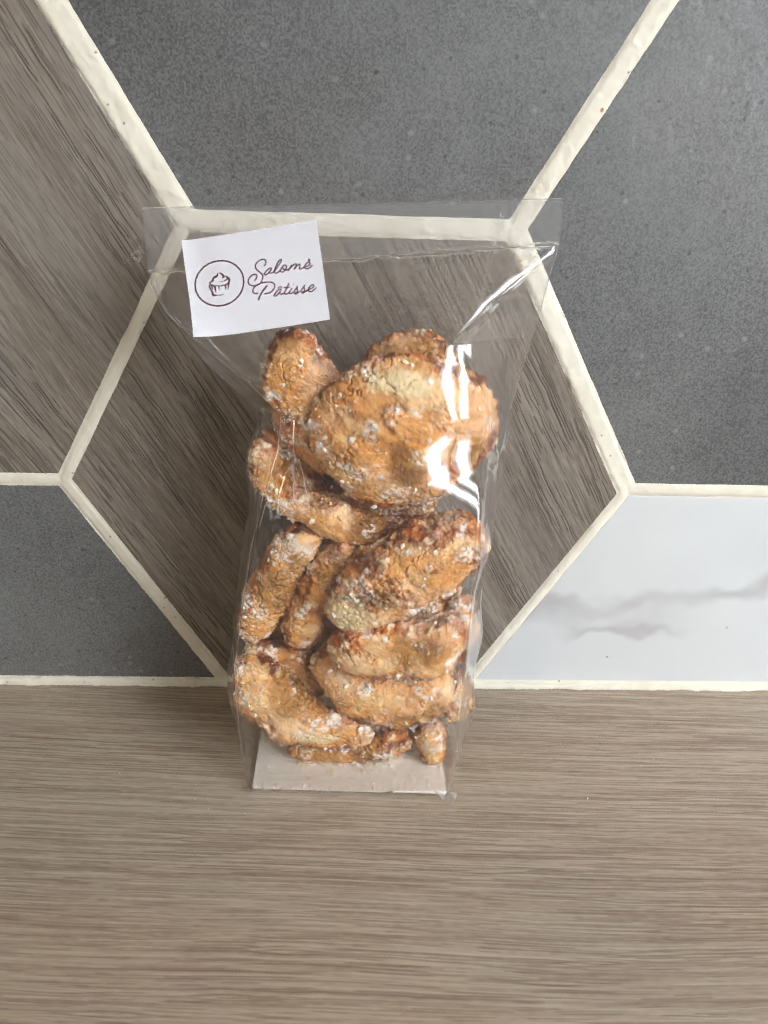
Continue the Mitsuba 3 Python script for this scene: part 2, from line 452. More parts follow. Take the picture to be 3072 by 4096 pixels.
def pastry(man, seed, tone=0.5, res=.00036, pale=None, dents=(), crust_shade=()):
    m_ = man.refine_to_length(res).to_mesh()
    v, f = np.array(m_.vert_properties[:, :3], float), np.array(m_.tri_verts)
    v = relax(v, f, 50)
    n = vnormals(v, f)
    v = v + n * .0014
    o = np.array([seed * 1.7, seed * .9, seed * 2.3])
    for (dx, dz, r, amp_) in dents:
        w = np.exp(-((v[:, 0] - dx) ** 2 + (v[:, 2] - dz) ** 2) / r ** 2) * np.clip(-n[:, 1], 0, 1)
        v = v - n * (amp_ * w)[:, None]
    p = v + o
    big = meshkit.fbm(p * 75, 2, seed) - .5
    f1 = meshkit.fbm(p * 125, 4, seed + 20)
    lev = f1 * 10
    fl_, fr_ = np.floor(lev), lev - np.floor(lev)
    terr = (fl_ + sstep(.80, .97, fr_)) / 10
    rimraw = 1 - np.abs(n[:, 1])
    zone = meshkit.fbm(p * 62, 3, seed + 45) + .42 * (rimraw - .50) - (tone - .5) * .22
    rough = sstep(.345, .455, zone)
    ridge = np.abs(meshkit.fbm(p * 185, 3, seed + 40) - .5)
    crack = 1 - sstep(.0, .028, ridge)
    crackmask = sstep(.47, .6, meshkit.fbm(p * 70, 2, seed + 44))
    g = meshkit.fbm(p * 1000, 2, seed + 60) - .5
    g2 = meshkit.fbm(p * 420, 3, seed + 61) - .5
    bil = np.abs(meshkit.fbm(p * 330, 3, seed + 62) - .5) * 2
    bil2 = np.abs(meshkit.fbm(p * 720, 2, seed + 63) - .5) * 2
    knob = sstep(.55, .75, meshkit.fbm(p * 300, 2, seed + 66)) * rough
    d = big * .0022 + (terr - .5) * .0024 - crack * crackmask * .0007 + g * (.00020 + .00034 * rough) + g2 * (.0002 + .0005 * rough) + knob * .0006 - (bil - .25) * (.0003 + .0016 * rough) - (bil2 - .25) * (.0003 + .0010 * rough)
    v2 = v + n * d[:, None]
    # colour: brown crust, golden flakes, pale dough, milky icing and sugar
    h = (np.sin(fl_ * 12.9898 + meshkit.noise(p * 100, seed + 70) * 5) * .5 + .5)
    warm = meshkit.fbm(p * 70, 3, seed + 80)
    gold, brown, dark, cream = np.array([.74, .355, .110]), np.array([.42, .130, .034]), np.array([.150, .038, .012]), np.array([.82, .54, .26])
    fine_ = meshkit.fbm(p * 420, 3, seed + 97)
    smooth_c = lerp(np.tile(gold, (len(v), 1)), cream, .85 * sstep(.42, .64, meshkit.fbm(p * 110, 3, seed + 81)))
    smooth_c = lerp(smooth_c, [.60, .25, .06], .75 * sstep(.50, .66, meshkit.fbm(p * 85, 3, seed + 87)))
    rough_c = lerp(np.tile(brown, (len(v), 1)), dark, sstep(.42, .60, meshkit.fbm(p * 170, 4, seed + 82)))
    rough_c = lerp(rough_c, gold, .75 * sstep(.54, .66, meshkit.fbm(p * 230, 3, seed + 98)))
    c = smooth_c * (1 - rough[:, None]) + rough_c * rough[:, None]
    c = lerp(c, [.32, .12, .035], .28 * crack * crackmask * (1 - rough))
    milk = sstep(.46, .62, meshkit.fbm(p * 95, 3, seed + 83)) * (.5 + .5 * sstep(.40, .60, meshkit.fbm(p * 700, 2, seed + 84)))
    c = lerp(c, [.84, .64, .47], .36 * milk)
    c = lerp(c, [.88, .72, .48], .75 * knob)
    c = c * (.84 + .32 * sstep(.30, .70, fine_))[:, None]
    dust = sstep(.58, .68, meshkit.fbm(p * 150, 3, seed + 85)) * sstep(.40, .56, meshkit.fbm(p * 1100, 2, seed + 86))
    c = lerp(c, [.88, .85, .80], .8 * dust)
    for (px_, pz_, r) in crust_shade:  # browned crust patches, with shade painted into hollows and grooves
        w = sstep(1.2, .6, np.hypot(v[:, 0] - px_, v[:, 2] - pz_) / r + .7 * (meshkit.fbm(p * 150, 3, seed + 89) - .5)) * (1 - .8 * dust)
        c = lerp(c, lerp(np.tile([.24, .095, .022], (len(v), 1)), [.43, .20, .04], sstep(.4, .6, meshkit.fbm(p * 160, 2, seed + 93))), .8 * w)
    if pale:
        for (px_, pz_, rx_, rz_) in pale:
            w = sstep(1.25, .55, np.hypot((v[:, 0] - px_) / rx_, (v[:, 2] - pz_) / rz_) + 1.3 * (meshkit.fbm(p * 170, 4, seed + 88) - .5))
            c = lerp(c, np.array([.84, .69, .41]) * (.85 + .3 * (g + .5))[:, None], .85 * w)
    return trimesh.Trimesh(v2, f, process=False), np.clip(c * .93, 0, 1)


def chunk(r, k=10, flatten=.5):
    p = rng.normal(size=(k, 3))
    p /= np.linalg.norm(p, axis=1, keepdims=True)
    p *= rng.uniform(.6, 1.0, (k, 1)) * r
    p[:, 2] *= flatten
    h_ = trimesh.convex.convex_hull(p)
    return np.array(h_.vertices), np.array(h_.faces)


def settle(v, f, at, normal):
    z = normal / np.linalg.norm(normal)
    a = np.cross(z, rng.normal(size=3)); a /= np.linalg.norm(a)
    return v @ np.array([a, np.cross(z, a), z]) + at


SPEC = [
    # spheres (x, z, r, extra depth), flattening, y, tone, label
    ('C', [(.0036, .1243, .0148, 0), (.0150, .1232, .0224, 0), (.0195, .1236, .0208, .001), (.0268, .1242, .0166, .0055)], .42, -.0365, .62, 'large round golden pastry at the top front of the bag', [(.0165, .1405, .011, .0034)], [(.012, .119, .005, .003)]),
    ('A', [(-.0166, .1412, .0074, 0), (-.0138, .1336, .0098, 0), (-.0095, .1245, .0112, 0), (-.0040, .1165, .0100, 0)], .75, -.0275, .60, 'upright pastry finger at the top left, behind the large round one', None, []),
    ('B', [(0.0093, 0.1414, 0.0033, 0), (0.0147, 0.1429, 0.0045, 0), (0.0222, 0.1435, 0.0047, 0), (0.0271, 0.1415, 0.0034, 0)], .9, -0.023, .25, 'brown sugar topped pastry peeping out behind the large round one', None, []),
    ('D', None, 1, 0, .25, 'dark curved pastry at the left, below the upright finger', None, []),
    ('E', [(-0.0134, 0.0888, 0.0036, 0), (-0.0197, 0.0784, 0.0055, 0), (-0.0256, 0.0662, 0.0065, 0), (-0.0309, 0.0553, 0.0047, 0)], .9, -0.0375, .30, 'leftmost of the two slanting brown fingers in the middle of the bag', None, []),
    ('F', [(-0.0015, 0.0843, 0.0041, 0), (-0.0059, 0.0758, 0.005, 0), (-0.0111, 0.0645, 0.0057, 0), (-0.0142, 0.055, 0.0048, 0)], .85, -0.04, .38, 'slanting pastry finger between the leftmost finger and the pale ended one', None, []),
    ('G', [(0.0028, 0.0708, 0.0082, 0), (0.0127, 0.0793, 0.011, 0), (0.0236, 0.0868, 0.0113, 0), (0.032, 0.0924, 0.009, 0)], .82, -0.0465, .62, 'thick golden pastry with a broken pale end at the middle right', [(.0005, .0705, .0075, .0080)], []),
    ('H', [(0.0039, 0.0551, 0.0076, 0), (0.015, 0.0544, 0.009, 0), (0.0261, 0.0561, 0.0093, 0), (0.0304, 0.0591, 0.0073, 0)], .85, -0.048, .35, 'brown pastry lying directly under the pale ended one', None, [(.017, .0575, .004, .0025), (.023, .059, .004, .0025)]),
    ('I', None, .85, 0, .50, 'long pale dusted pastry at the bottom left of the bag', [(-.010, .0205, .0075, .0030)], []),
    ('K', [(-0.0036, 0.0443, 0.0061, 0), (0.0057, 0.0347, 0.0102, 0), (0.0167, 0.0309, 0.0107, 0), (0.0268, 0.033, 0.0094, 0)], .85, -0.042, .55, 'rounded orange brown pastry at the bottom centre of the bag', None, []),
    ('L', [(0.0392, 0.026, 0.0043, 0), (0.04, 0.0154, 0.0042, 0)], 1, -0.03, .30, 'small brown pastry end at the bottom right, behind the rounded one', None, []),
    ('M', [(0.0303, 0.0147, 0.0036, 0), (0.0308, 0.0056, 0.0031, 0)], 1, -0.0425, .45, 'small broken pastry piece standing on the card at the right', None, []),
    ('X', [(-.0150, .0985, .0060, 0), (-.0030, .0900, .0088, 0), (.0085, .0915, .0088, 0), (.0200, .0960, .0070, 0)], .8, -.0255, .10, 'dark filler pastry at the back, darkening gaps above the slanting fingers', None, []),  # X, Z and W: dark fillers put behind to darken the gaps
    ('Y', [(.0386, .0599, .0036, 0), (.0402, .0514, .0039, 0), (.0383, .0437, .0034, 0)], .9, -.032, .75, 'pale sugary pastry end at the right edge, behind the two stacked pastries', None, []),
    ('Z', [(-.0220, .0440, .0070, 0), (-.0057, .0440, .0085, 0), (.0060, .0460, .0075, 0)], .8, -.0255, .08, 'dark filler pastry at the back, darkening gaps below the slanting fingers', None, []),
    ('W', [(-.0060, .0660, .0080, 0), (.0133, .0640, .0095, 0), (.0291, .0600, .0085, 0)], .8, -.0255, .10, 'dark filler pastry at the back, darkening gaps behind the pale ended one', None, []),
    ('N', [(-.0140, .0078, .0045, 0), (.0005, .0070, .0050, 0), (.0150, .0080, .0050, 0), (.0190, .0090, .0040, 0)], 1, -.0400, .28, 'lowest brown pastry lying on the card under the others', None, []),
]
CRUST_SHADE = {'B': [(.0115, .1425, .005), (.020, .1445, .005), (.027, .142, .005)], 'C': [(.0165, .116, .006), (.034, .122, .005)], 'D': [(-.0160, .113, .008), (-.006, .104, .006), (.006, .095, .006)], 'E': [(-.021, .072, .009), (-.015, .083, .004)], 'F': [(-.004, .080, .005)],
           'H': [(.018, .0575, .006), (.026, .059, .005)], 'I': [(-.018, .038, .008), (-.009, .032, .006)], 'K': [(.020, .026, .005), (.030, .030, .005)], 'G': [(.012, .080, .004)], 'A': [(-.004, .118, .006)], 'N': [(-.008, .006, .008), (.008, .006, .008)]}
FRONT_PTS = []
for i_, (nm, sph, dep_, y0, tone, lab, pale, dents) in enumerate(SPEC):
    if nm == 'D':
        man = chain([(-0.0245, 0.1167, 0.0028, 0), (-0.0248, 0.1093, 0.0033, 0), (-0.0192, 0.1022, 0.0036, 0), (-0.0109, 0.0981, 0.004, 0), (-0.0025, 0.0939, 0.0043, 0), (0.0068, 0.0924, 0.0037, 0)], .9, -0.0375)
        man = man + chain([(-0.0219, 0.1163, 0.0044, 0), (-0.0179, 0.1072, 0.0058, 0), (-0.0079, 0.0986, 0.0044, 0)], .45, -0.027)
    elif nm == 'I':
        man = chain([(-0.0298, 0.0431, 0.0059, 0), (-0.0283, 0.0355, 0.0081, 0), (-0.0197, 0.0267, 0.008, 0), (-0.0082, 0.0208, 0.006, 0), (0.0044, 0.0176, 0.0043, 0)], .85, -0.046)
        man = man + chain([(-0.0284, 0.043, 0.0052, 0), (-0.0187, 0.0402, 0.0072, 0), (-0.0118, 0.0324, 0.0062, 0)], .7, -0.036)
    else:
        man = chain(sph, dep_, y0)
    key = num('pastry', i_)
    mesh, col = pastry(man, i_ * 7 + 3, tone, pale=pale, dents=dents, crust_shade=CRUST_SHADE.get(nm, ()))
    FRONT_PTS.append(np.array(mesh.vertices))
    put(key, mesh, 'm_pastry', lab, 'pastry', 'sugared pastries in the bag', color=col, smooth=True)
    nrm = vnormals(np.array(mesh.vertices), np.array(mesh.faces))
    w = np.clip(.25 - nrm[:, 1] + .3 * nrm[:, 2], .02, 1)
    size = man.surface_area() / .0030
    count = int(min(44, max(6, 24 * size)))
    for k, vi in enumerate(rng.choice(len(w), count, p=w / w.sum(), replace=False)):
        cv, cf = chunk(rng.uniform(.0004, .0014), 14, .6)
        cv = settle(cv, cf, mesh.vertices[vi] + nrm[vi] * .0001, nrm[vi] + rng.normal(size=3) * .2)
        tint = np.array([.84, .74, .56]) * rng.uniform(.85, 1.03) if rng.random() < .7 else np.array([.86, .84, .80])
        scene_key = num(key + '__sugar_flake', k)
        put(scene_key, trimesh.Trimesh(cv, cf, process=False), 'm_sugar', color=np.tile(np.clip(tint, 0, .9), (len(cv), 1)))
    # thin flakes of crust lifting off the surface
    fv, ff, fc, at = [], [], [], 0
    for vi in rng.choice(len(w), int(170 * size) + 12, p=w / w.sum()):
        cv, cf = chunk(.0004 + .0012 * rng.random() ** 2, 12, .25)
        cv = settle(cv, cf, mesh.vertices[vi] + nrm[vi] * .00005, nrm[vi] + rng.normal(size=3) * .22)
        base = col[vi] * .7 + .3 * (np.array([.74, .52, .27]) if rng.random() < .7 else np.array([.80, .68, .46]))
        fv.append(cv); ff.append(cf + at); fc.append(np.tile(base * rng.uniform(.8, 1.12), (len(cv), 1))); at += len(cv)
    put(key + '__crust_flake', trimesh.Trimesh(np.vstack(fv), np.vstack(ff), process=False), 'm_sugar', kind='stuff', color=np.clip(np.vstack(fc), 0, .92))
    # fine sugar and crumbs
    fv, ff, fc, at = [], [], [], 0
    for vi in rng.choice(len(w), int(150 * size) + 20, p=w / w.sum()):
        cv, cf = chunk(.00012 + .00045 * rng.random() ** 2.2, 7, .6)
        cv = settle(cv, cf, mesh.vertices[vi], nrm[vi] + rng.normal(size=3) * .3)
        tint = np.array([.86, .84, .80]) if rng.random() < .6 else np.array([.72, .52, .28]) * rng.uniform(.7, 1.1)
        fv.append(cv); ff.append(cf + at); fc.append(np.tile(tint, (len(cv), 1))); at += len(cv)
    put(key + '__sugar_grain', trimesh.Trimesh(np.vstack(fv), np.vstack(ff), process=False), 'm_sugar', kind='stuff', color=np.clip(np.vstack(fc), 0, .92))


# ------------------------------------------------------------------ cellophane bag
ZS = [-.02, 0, .03, .06, .09, .115, .135, .15, .158, .165, .169, .180, .2]
YS = [-.057, -.057, -.060, -.060, -.0585, -.0548, -.0480, -.0412, -.0366, -.0310, -.0284, -.0262, -.0250]
yfront = PchipInterpolator(ZS, YS)


def track(tab):
    a = np.array(tab)
    return lambda z: np.interp(z, a[:, 0], a[:, 1])


FLx = track([(0, -.032), (.012, -.0328), (.035, -.0335), (.055, -.0335), (.075, -.0305), (.095, -.0272), (.110, -.0235), (.122, -.0196), (.131, -.0189), (.1387, -.0262), (.151, -.0400), (.160, -.0500), (.168, -.0548)])
FRx = track([(0, .0366), (.035, .0366), (.055, .0368), (.075, .0370), (.095, .0375), (.110, .0380), (.122, .0378), (.131, .0378), (.1387, .0342), (.1485, .0295), (.158, .0385), (.164, .0485), (.168, .0562)])
GLx = track([(0, -.0345), (.0158, -.0376), (.0256, -.0388), (.0351, -.0391), (.057, -.0368), (.0792, -.0340), (.0984, -.0303), (.1106, -.0287), (.120, -.0262), (.1272, -.0272), (.1347, -.0343), (.1426, -.0419), (.1522, -.0475), (.1621, -.0535), (.168, -.0552)])
GRx = track([(0, .0400), (.0062, .0426), (.0303, .0442), (.0454, .0447), (.0634, .0448), (.0805, .0450), (.0967, .0473), (.1151, .0485), (.131, .0492), (.1394, .0511), (.1515, .0540), (.1619, .0560), (.168, .0570)])
BLx = track([(0, -.0330), (.04, -.0355), (.09, -.030), (.125, -.0265), (.14, -.036), (.155, -.046), (.168, -.0550)])
BRx = track([(0, .0380), (.04, .0400), (.09, .0420), (.125, .0440), (.14, .0460), (.155, .0510), (.168, .0566)])
yback = PchipInterpolator([0, .03, .09, .12, .14, .155, .168, .20], [-.0175, -.0155, -.0165, -.0180, -.0205, -.0230, -.0255, -.0258])


def ymid(z):
    return -.038 + .012 * z / .18


def shear(z, x):
    return z + 0.092 * np.clip((z - .125) / .04, 0, 1.1) * x


def film_noise(x, y, z):
    p = np.column_stack([x, y, z])
    a = meshkit.fbm(p * [70, 70, 45] + 3, 2, 11) - 0.5
    b = np.abs(meshkit.fbm(p * [120, 120, 80] + [0, 0, 9], 2, 12) - 0.5)
    return a * 0.0022 - b * 0.0022 + 0.0004


# creases of the front panel: polyline in (x, z), height, half width below/above
CREASES = [
    ([(-.030, .030), (-.018, .045), (-.004, .030), (.012, .012)], .0011, .006),
    ([(-.018, .045), (-.012, .030), (-.008, .022)], .0010, .005),
    ([(-.030, .012), (-.005, .012), (.012, .004)], .0008, .006),
    ([(.0315, .138), (.040, .141), (.050, .150)], .0008, .006),
    ([(.022, .121), (.0215, .110), (.022, .100)], .0007, .005),
    ([(-.019, .131), (-.012, .118), (-.008, .105)], .0014, .005),
    ([(-.0165, .127), (-.019, .112), (-.016, .100)], .0010, .004),
    ([(-.017, .098), (-.019, .088), (-.006, .086)], .0010, .005),
    ([(.018, .095), (.017, .075), (.019, .060)], .0009, .006),
    ([(.030, .075), (.030, .050), (.028, .030)], .0010, .006),
    ([(-.050, .163), (-.030, .160), (-.010, .152)], .0006, .006),
    ([(-.0535, .163), (-.036, .152), (-.022, .146)], .0007, .004),
    ([(.040, .168), (.020, .160), (-.005, .152)], .0005, .008),
    ([(-.024, .060), (-.010, .066), (.006, .060)], .0007, .006),
]


for _ in range(46):      # small random creases
    x0_, z0_ = rng.uniform(-.030, .040), rng.uniform(.006, .165)
    a_ = rng.normal() * .6 + (math.pi / 2 if rng.random() < .6 else 0.5)
    l_ = rng.uniform(.006, .020)
    mid = (x0_ + l_ / 2 * math.cos(a_) + rng.normal() * .001, z0_ + l_ / 2 * math.sin(a_))
    CREASES.append(([(x0_, z0_), mid, (x0_ + l_ * math.cos(a_ + .15), z0_ + l_ * math.sin(a_ + .15))], rng.uniform(.0002, .0005) * (1 if rng.random() < .6 else -1), rng.uniform(.002, .0045)))


def seg_dist(px, pz, line):
    d = np.full(len(px), 9.0)
    for (ax, az), (bx, bz) in zip(line[:-1], line[1:]):
        ux, uz = bx - ax, bz - az
        t_ = np.clip(((px - ax) * ux + (pz - az) * uz) / (ux * ux + uz * uz), 0, 1)
        d = np.minimum(d, np.hypot(px - ax - t_ * ux, pz - az - t_ * uz))
    return d


def crease_height(x, z):
    o = np.zeros(len(x))
    for line, amp, w in CREASES:
        o += amp * np.maximum(0, 1 - np.sqrt((seg_dist(x, z, line) / w) ** 2 + 0.0025))
    return o


STRIP = .0010


def loop(zl):
    """Points of one horizontal ring of the bag, with small fillets at its folds."""
    FL, FR = np.array([FLx(zl), float(yfront(zl))]), np.array([FRx(zl), float(yfront(zl))])
    GL, GR = np.array([GLx(zl), ymid(zl)]), np.array([GRx(zl), ymid(zl)])
    BL, BR = np.array([BLx(zl), float(yback(zl))]), np.array([BRx(zl), float(yback(zl))])
    kz = math.exp(-((zl - .127) / .019) ** 2)
    kz *= float(np.clip((zl - .102) / .014, 0, 1))
    FL[1] += .0065 * kz; FR[1] += .0090 * kz
    FR[1] += STRIP * np.clip((zl - .140) / .014, 0, 1) * np.clip((.172 - zl) / .004, 0, 1)
    FL[1] = min(FL[1], GL[1] - .0006); FR[1] = min(FR[1], GR[1] - .0006)
    cs = [FL, FR, GR, BR, BL, GL]
    ns = [110, 36, 36, 110, 36, 36]
    out, part = [], []
    for k in range(6):
        a, b = cs[k], cs[(k + 1) % 6]
        prev, nxt = cs[k - 1], cs[(k + 2) % 6]
        la = np.linalg.norm(b - a) + 1e-9
        wide_ = .0011 + .0009 * np.clip((zl - .138) / .008, 0, 1) * np.clip((.168 - zl) / .01, 0, 1)
        ra, rb = (min(wide_ if q_ == 1 else .0011, .3 * la) for q_ in (k, (k + 1) % 6))
        tt = np.linspace(ra / la, 1 - rb / la, ns[k] - 6)
        seg = a + (b - a) * tt[:, None]
        if k in (0, 3):
            bulge = (.0022 if k == 0 else .0030) * np.clip((.165 - zl) / .06, 0, 1) * np.clip(zl / .02, 0, 1)
            seg[:, 1] += (-1 if k == 0 else 1) * bulge * np.sin(np.pi * tt) ** 0.8
            if k == 0:
                kr = np.clip((zl - .140) / .014, 0, 1) * np.clip((.172 - zl) / .004, 0, 1)
                seg[:, 1] += STRIP * kr * (np.clip(1 - (FR[0] - seg[:, 0]) / .007, 0, 1) ** 2 - 1)
                seg[:, 1] -= .0068 * kz * (1 - (2 * tt - 1) ** 2)
        c = b
        e0 = seg[-1]
        lb = np.linalg.norm(nxt - b) + 1e-9
        e1 = b + (nxt - b) * (min(wide_ if (k + 1) % 6 == 1 else .0011, .3 * lb) / lb)
        f = np.linspace(0, 1, 8)[1:-1][:, None]
        fil = (1 - f) ** 2 * e0 + 2 * f * (1 - f) * c + f ** 2 * e1
        out += [seg, fil]
        part += [np.full(len(seg), k), np.full(len(fil), 6 + k)]
    return np.vstack(out), np.concatenate(part)


levels = np.linspace(0.0010, 0.1706, 250)
V, PART = [], []
for zl in levels:
    xy, pt = loop(zl)
    x, y = xy.T
    V.append(np.column_stack([x, y, shear(np.full(len(x), zl), x)]))
    PART.append(pt)
V, PART = np.array(V), np.array(PART)
nl, nr = V.shape[:2]
fade = np.clip((levels - .001) / .012, 0, 1) * np.clip((.1706 - levels) / .010, 0, 1)
flat = V.reshape(-1, 3).copy()
cr = crease_height(flat[:, 0], flat[:, 2]).reshape(nl, nr)
fn = film_noise(*flat.T).reshape(nl, nr)
frontness = np.where(PART == 0, 1.0, 0.0)
# taper panel displacements towards the folds
for k in range(6):
    m_ = PART[0] == k
    s = np.linspace(0, 1, m_.sum())
    frontness[:, m_] = np.minimum(1, np.minimum(s, 1 - s) / 0.06)
calm = 1 - 0.75 * np.exp(-(((V[..., 0] + .025) / .022) ** 2 + ((V[..., 2] - .164) / .014) ** 4))
calm = calm * (1 - .85 * np.exp(-(((V[..., 0] - .028) / .013) ** 4 + ((V[..., 2] - .126) / .024) ** 4)))
amp = np.clip((.150 - levels) / .03, 0, 1) * 0.6 + 0.4
dy = np.zeros((nl, nr))
dy = np.where(PART == 0, -(cr + fn * 0.32), dy)
dy = np.where(PART == 3, fn * 0.8, dy)
V[..., 1] += dy * frontness * calm * fade[:, None] * amp[:, None]
side = np.isin(PART, [1, 2, 4, 5])
V[..., 0] += np.where(side, fn * 0.6 * np.where(np.isin(PART, [1, 2]), 1, -1), 0) * frontness * fade[:, None]
# the film lies over whatever presses against it
from scipy.ndimage import maximum_filter, gaussian_filter
FP = np.vstack(FRONT_PTS)
C0 = np.array([.004, -.037])
NA = 240
NZ = 190
reach = np.zeros((NZ, NA))
ang_ = np.arctan2(FP[:, 1] - C0[1], FP[:, 0] - C0[0])
np.maximum.at(reach, (np.clip((FP[:, 2] / .001).astype(int), 0, NZ - 1), ((ang_ + np.pi) / (2 * np.pi) * NA).astype(int) % NA), np.hypot(FP[:, 0] - C0[0], FP[:, 1] - C0[1]))
reach = maximum_filter(reach, (3, 3), mode='nearest')
rad = np.hypot(V[..., 0] - C0[0], V[..., 1] - C0[1])
va = np.arctan2(V[..., 1] - C0[1], V[..., 0] - C0[0])
need = reach[np.clip((V[..., 2] / .001).astype(int), 0, NZ - 1), ((va + np.pi) / (2 * np.pi) * NA).astype(int) % NA]
push = np.where(need > 0, np.maximum(0, need + .0006 - rad), 0)
print('film pushed at most', push.max())
push = gaussian_filter(maximum_filter(push, (5, 5), mode=('nearest', 'wrap')), (5, 5), mode=('nearest', 'wrap'))
V[..., :2] *= 1
V[..., 0] += push * np.cos(va)
V[..., 1] += push * np.sin(va)
quads = grid_faces(nl, nr, True)
vn = vnormals(*tri(V.reshape(-1, 3), quads))
panel = PART[0][quads[:, 1] % nr]
for key_, parts_, mat_, lab_ in (('front_panel', (0, 6, 11), 'm_film', 'clear creased front of the bag'), ('side_panel', (1, 2, 7), 'm_panel', None), ('side_panel_001', (4, 5, 10), 'm_panel', None), ('back_panel', (3, 8, 9), 'm_panel', None)):
    qs = quads[np.isin(panel, parts_)]
    used, inv = np.unique(qs, return_inverse=True)
    path_ = meshkit.write_ply(tri(V.reshape(-1, 3)[used], inv.reshape(-1, 4)), normals=vn[used])
    scene['cellophane_bag__' + key_] = {'type': 'ply', 'filename': path_, 'face_normals': False, 'bsdf': {'type': 'ref', 'id': mat_}}
    note('cellophane_bag__' + key_, lab_)
note('cellophane_bag', 'clear cellophane gift bag full of sugared pastries standing on the countertop', 'bag')

def bead_line(col_, r, z0=0, z1=nl):
    p_ = V[z0:z1, col_].copy()
    s_ = meshkit.fbm(np.column_stack([p_[:, 2] * 300, p_[:, 0] * 0, p_[:, 0] * 0 + col_]), 2, 5)
    return tube(p_, r * (.5 + s_), 5)


c_fl, c_fr, c_gr, c_gl = (int(np.nonzero(PART[0] == 6 + k)[0][3]) for k in (5, 0, 1, 4))
put('cellophane_bag__edge_bead', join([bead_line(c_fl, .00013), bead_line(c_fr, .00010, 0, 165), bead_line(c_gr, .00012), bead_line(c_gl, .00012)]), 'm_bead', 'clear beads along the film folds, drawing bright edge lines', smooth=True)  # thin clear tubes added on the folds for bright edge lines

# floor of the bag
b0 = V[0][:, :2]
fl = trimesh.Trimesh(np.vstack([np.column_stack([b0, np.full(nr, .0010)]), [[.003, -.037, .0010]]]), [[nr, k, (k + 1) % nr] for k in range(nr)], process=False)
put('cellophane_bag__bottom', fl, 'm_film')


# folded header: the two walls run on, and a flap is folded over in front
def sheet(y0, zb0, zb1, zt0, zt1, xl, xr, seed, wave=.0005, n=120, m=24):
    s, t_ = np.meshgrid(np.linspace(0, 1, n), np.linspace(0, 1, m), indexing='ij')
    x = xl + (xr - xl) * s
    z = (zb0 + (zb1 - zb0) * s) * (1 - t_) + (zt0 + (zt1 - zt0) * s) * t_
    w = meshkit.fbm(np.column_stack([x.ravel() * 60, z.ravel() * 60, x.ravel() * 0 + seed]), 2, seed).reshape(x.shape) - .5
    y = y0 + w * 2 * wave * np.minimum(1, np.minimum(s, 1 - s) / .05)
    return np.stack([x, y, z], -1)


def sheet_mesh(g):
    return trimesh.Trimesh(*tri(g.reshape(-1, 3), grid_faces(*g.shape[:2])), process=False)


zb0, zb1, zt0, zt1 = .1655, .1758, .1812, .1868
put('cellophane_bag__header', sheet_mesh(sheet(-.0284, zb0, zb1, zt0, zt1, -.0550, .0565, 3)), 'm_header', 'double folded clear header band', smooth=True)
put('cellophane_bag__header_001', sheet_mesh(sheet(-.0262, zb0, zb1, zt0, zt1, -.0548, .0566, 4)), 'm_header', smooth=True)
put('cellophane_bag__flap', sheet_mesh(sheet(-.0294, zb0 + .0004, zb1 + .0004, zt0 + .0001, zt1 + .0001, -.0549, .0567, 5, .0003)), 'm_header', smooth=True)
# top fold
g = np.array([[[x, -.0278 + .0016 * math.cos(a), z + .0008 * math.sin(a)] for a in np.linspace(0, math.pi, 8)] for x, z in zip(np.linspace(-.0550, .0566, 60), np.linspace(zt0, zt1, 60))])
put('cellophane_bag__fold', sheet_mesh(g), 'm_header', smooth=True)


def wob(p0, p1, n, a, seed, r):
    s = np.linspace(0, 1, n)
    p = np.array(p0) + (np.array(p1) - np.array(p0)) * s[:, None]
    w = meshkit.fbm(np.column_stack([s * n * .22, s * 0, s * 0 + seed]), 3, seed) - .5
    w2 = meshkit.fbm(np.column_stack([s * n * .30, s * 0 + 7, s * 0 + seed]), 3, seed + 1)
    d = p[-1] - p[0]
    d = d / np.linalg.norm(d)
    side_ = np.cross(d, [0, 1, 0])
    return tube(p + side_ * (w * 2 * a)[:, None], r * (.5 + w2), 6)


# welded crumple along the lower edge of the flap, and the wavy seam at the back
weld = join([wob((-.0549, -.0302, zb0), (.0566, -.0300, zb1), 220, .0007, 21, .00030), wob((-.0549, -.0301, zb0 + .0006), (.0566, -.0299, zb1 + .0009), 220, .0008, 23, .00022)])
put('cellophane_bag__weld', weld, 'm_bead', 'crumpled welded line below the header', smooth=True)
seam = join([wob((.0405, -.0242, .183), (.0365, -.0205, .1475), 110, .0008, 31, .00020), wob((.0415, -.0242, .183), (.0371, -.0205, .1475), 110, .0008, 35, .00018),
             wob((.0320, -.0243, .183), (.0295, -.0207, .1475), 60, .0002, 33, .00007)])
put('cellophane_bag__seam', seam, 'm_bead', 'wavy back seam of the bag', smooth=True)
cur = []
for k in range(3):
    s = np.linspace(0, 1, 60)
    a = s * (9 + 3 * k) + k
    cur.append(tube(np.column_stack([-.0565 - .0042 * s + .0009 * np.cos(a) * (1 + s), -.0262 + .0008 * np.sin(a * .7), .1715 - .0045 * s + .0011 * np.sin(a)]), .00011 + .00006 * np.sin(s * 20), 5))
put('cellophane_bag__scrap', join(cur), 'm_bead', 'small crinkled scrap of film at the left edge', smooth=True)
# tucked corner at the front right of the base
n0 = np.array([.233, -.619, .75]); t1_ = np.array([1, 0, -.311]); t1_ /= np.linalg.norm(t1_); t2_ = np.cross(n0, t1_)
tcv = [np.array([.0352, -.0612, .0034]) + a_ * t1_ + b_ * t2_ - c_ * n0 for a_, b_, c_ in [(-.0060, .0012, .0002), (-.001, .0018, -.0001), (.0030, .0020, 0), (.0016, -.0030, .0001), (-.0015, -.0012, .0002)]]
tc = trimesh.Trimesh(tcv, [[0, 4, 1], [1, 4, 3], [1, 3, 2]], process=False)
put('cellophane_bag__corner', tc, 'm_film', 'folded film corner at the base')

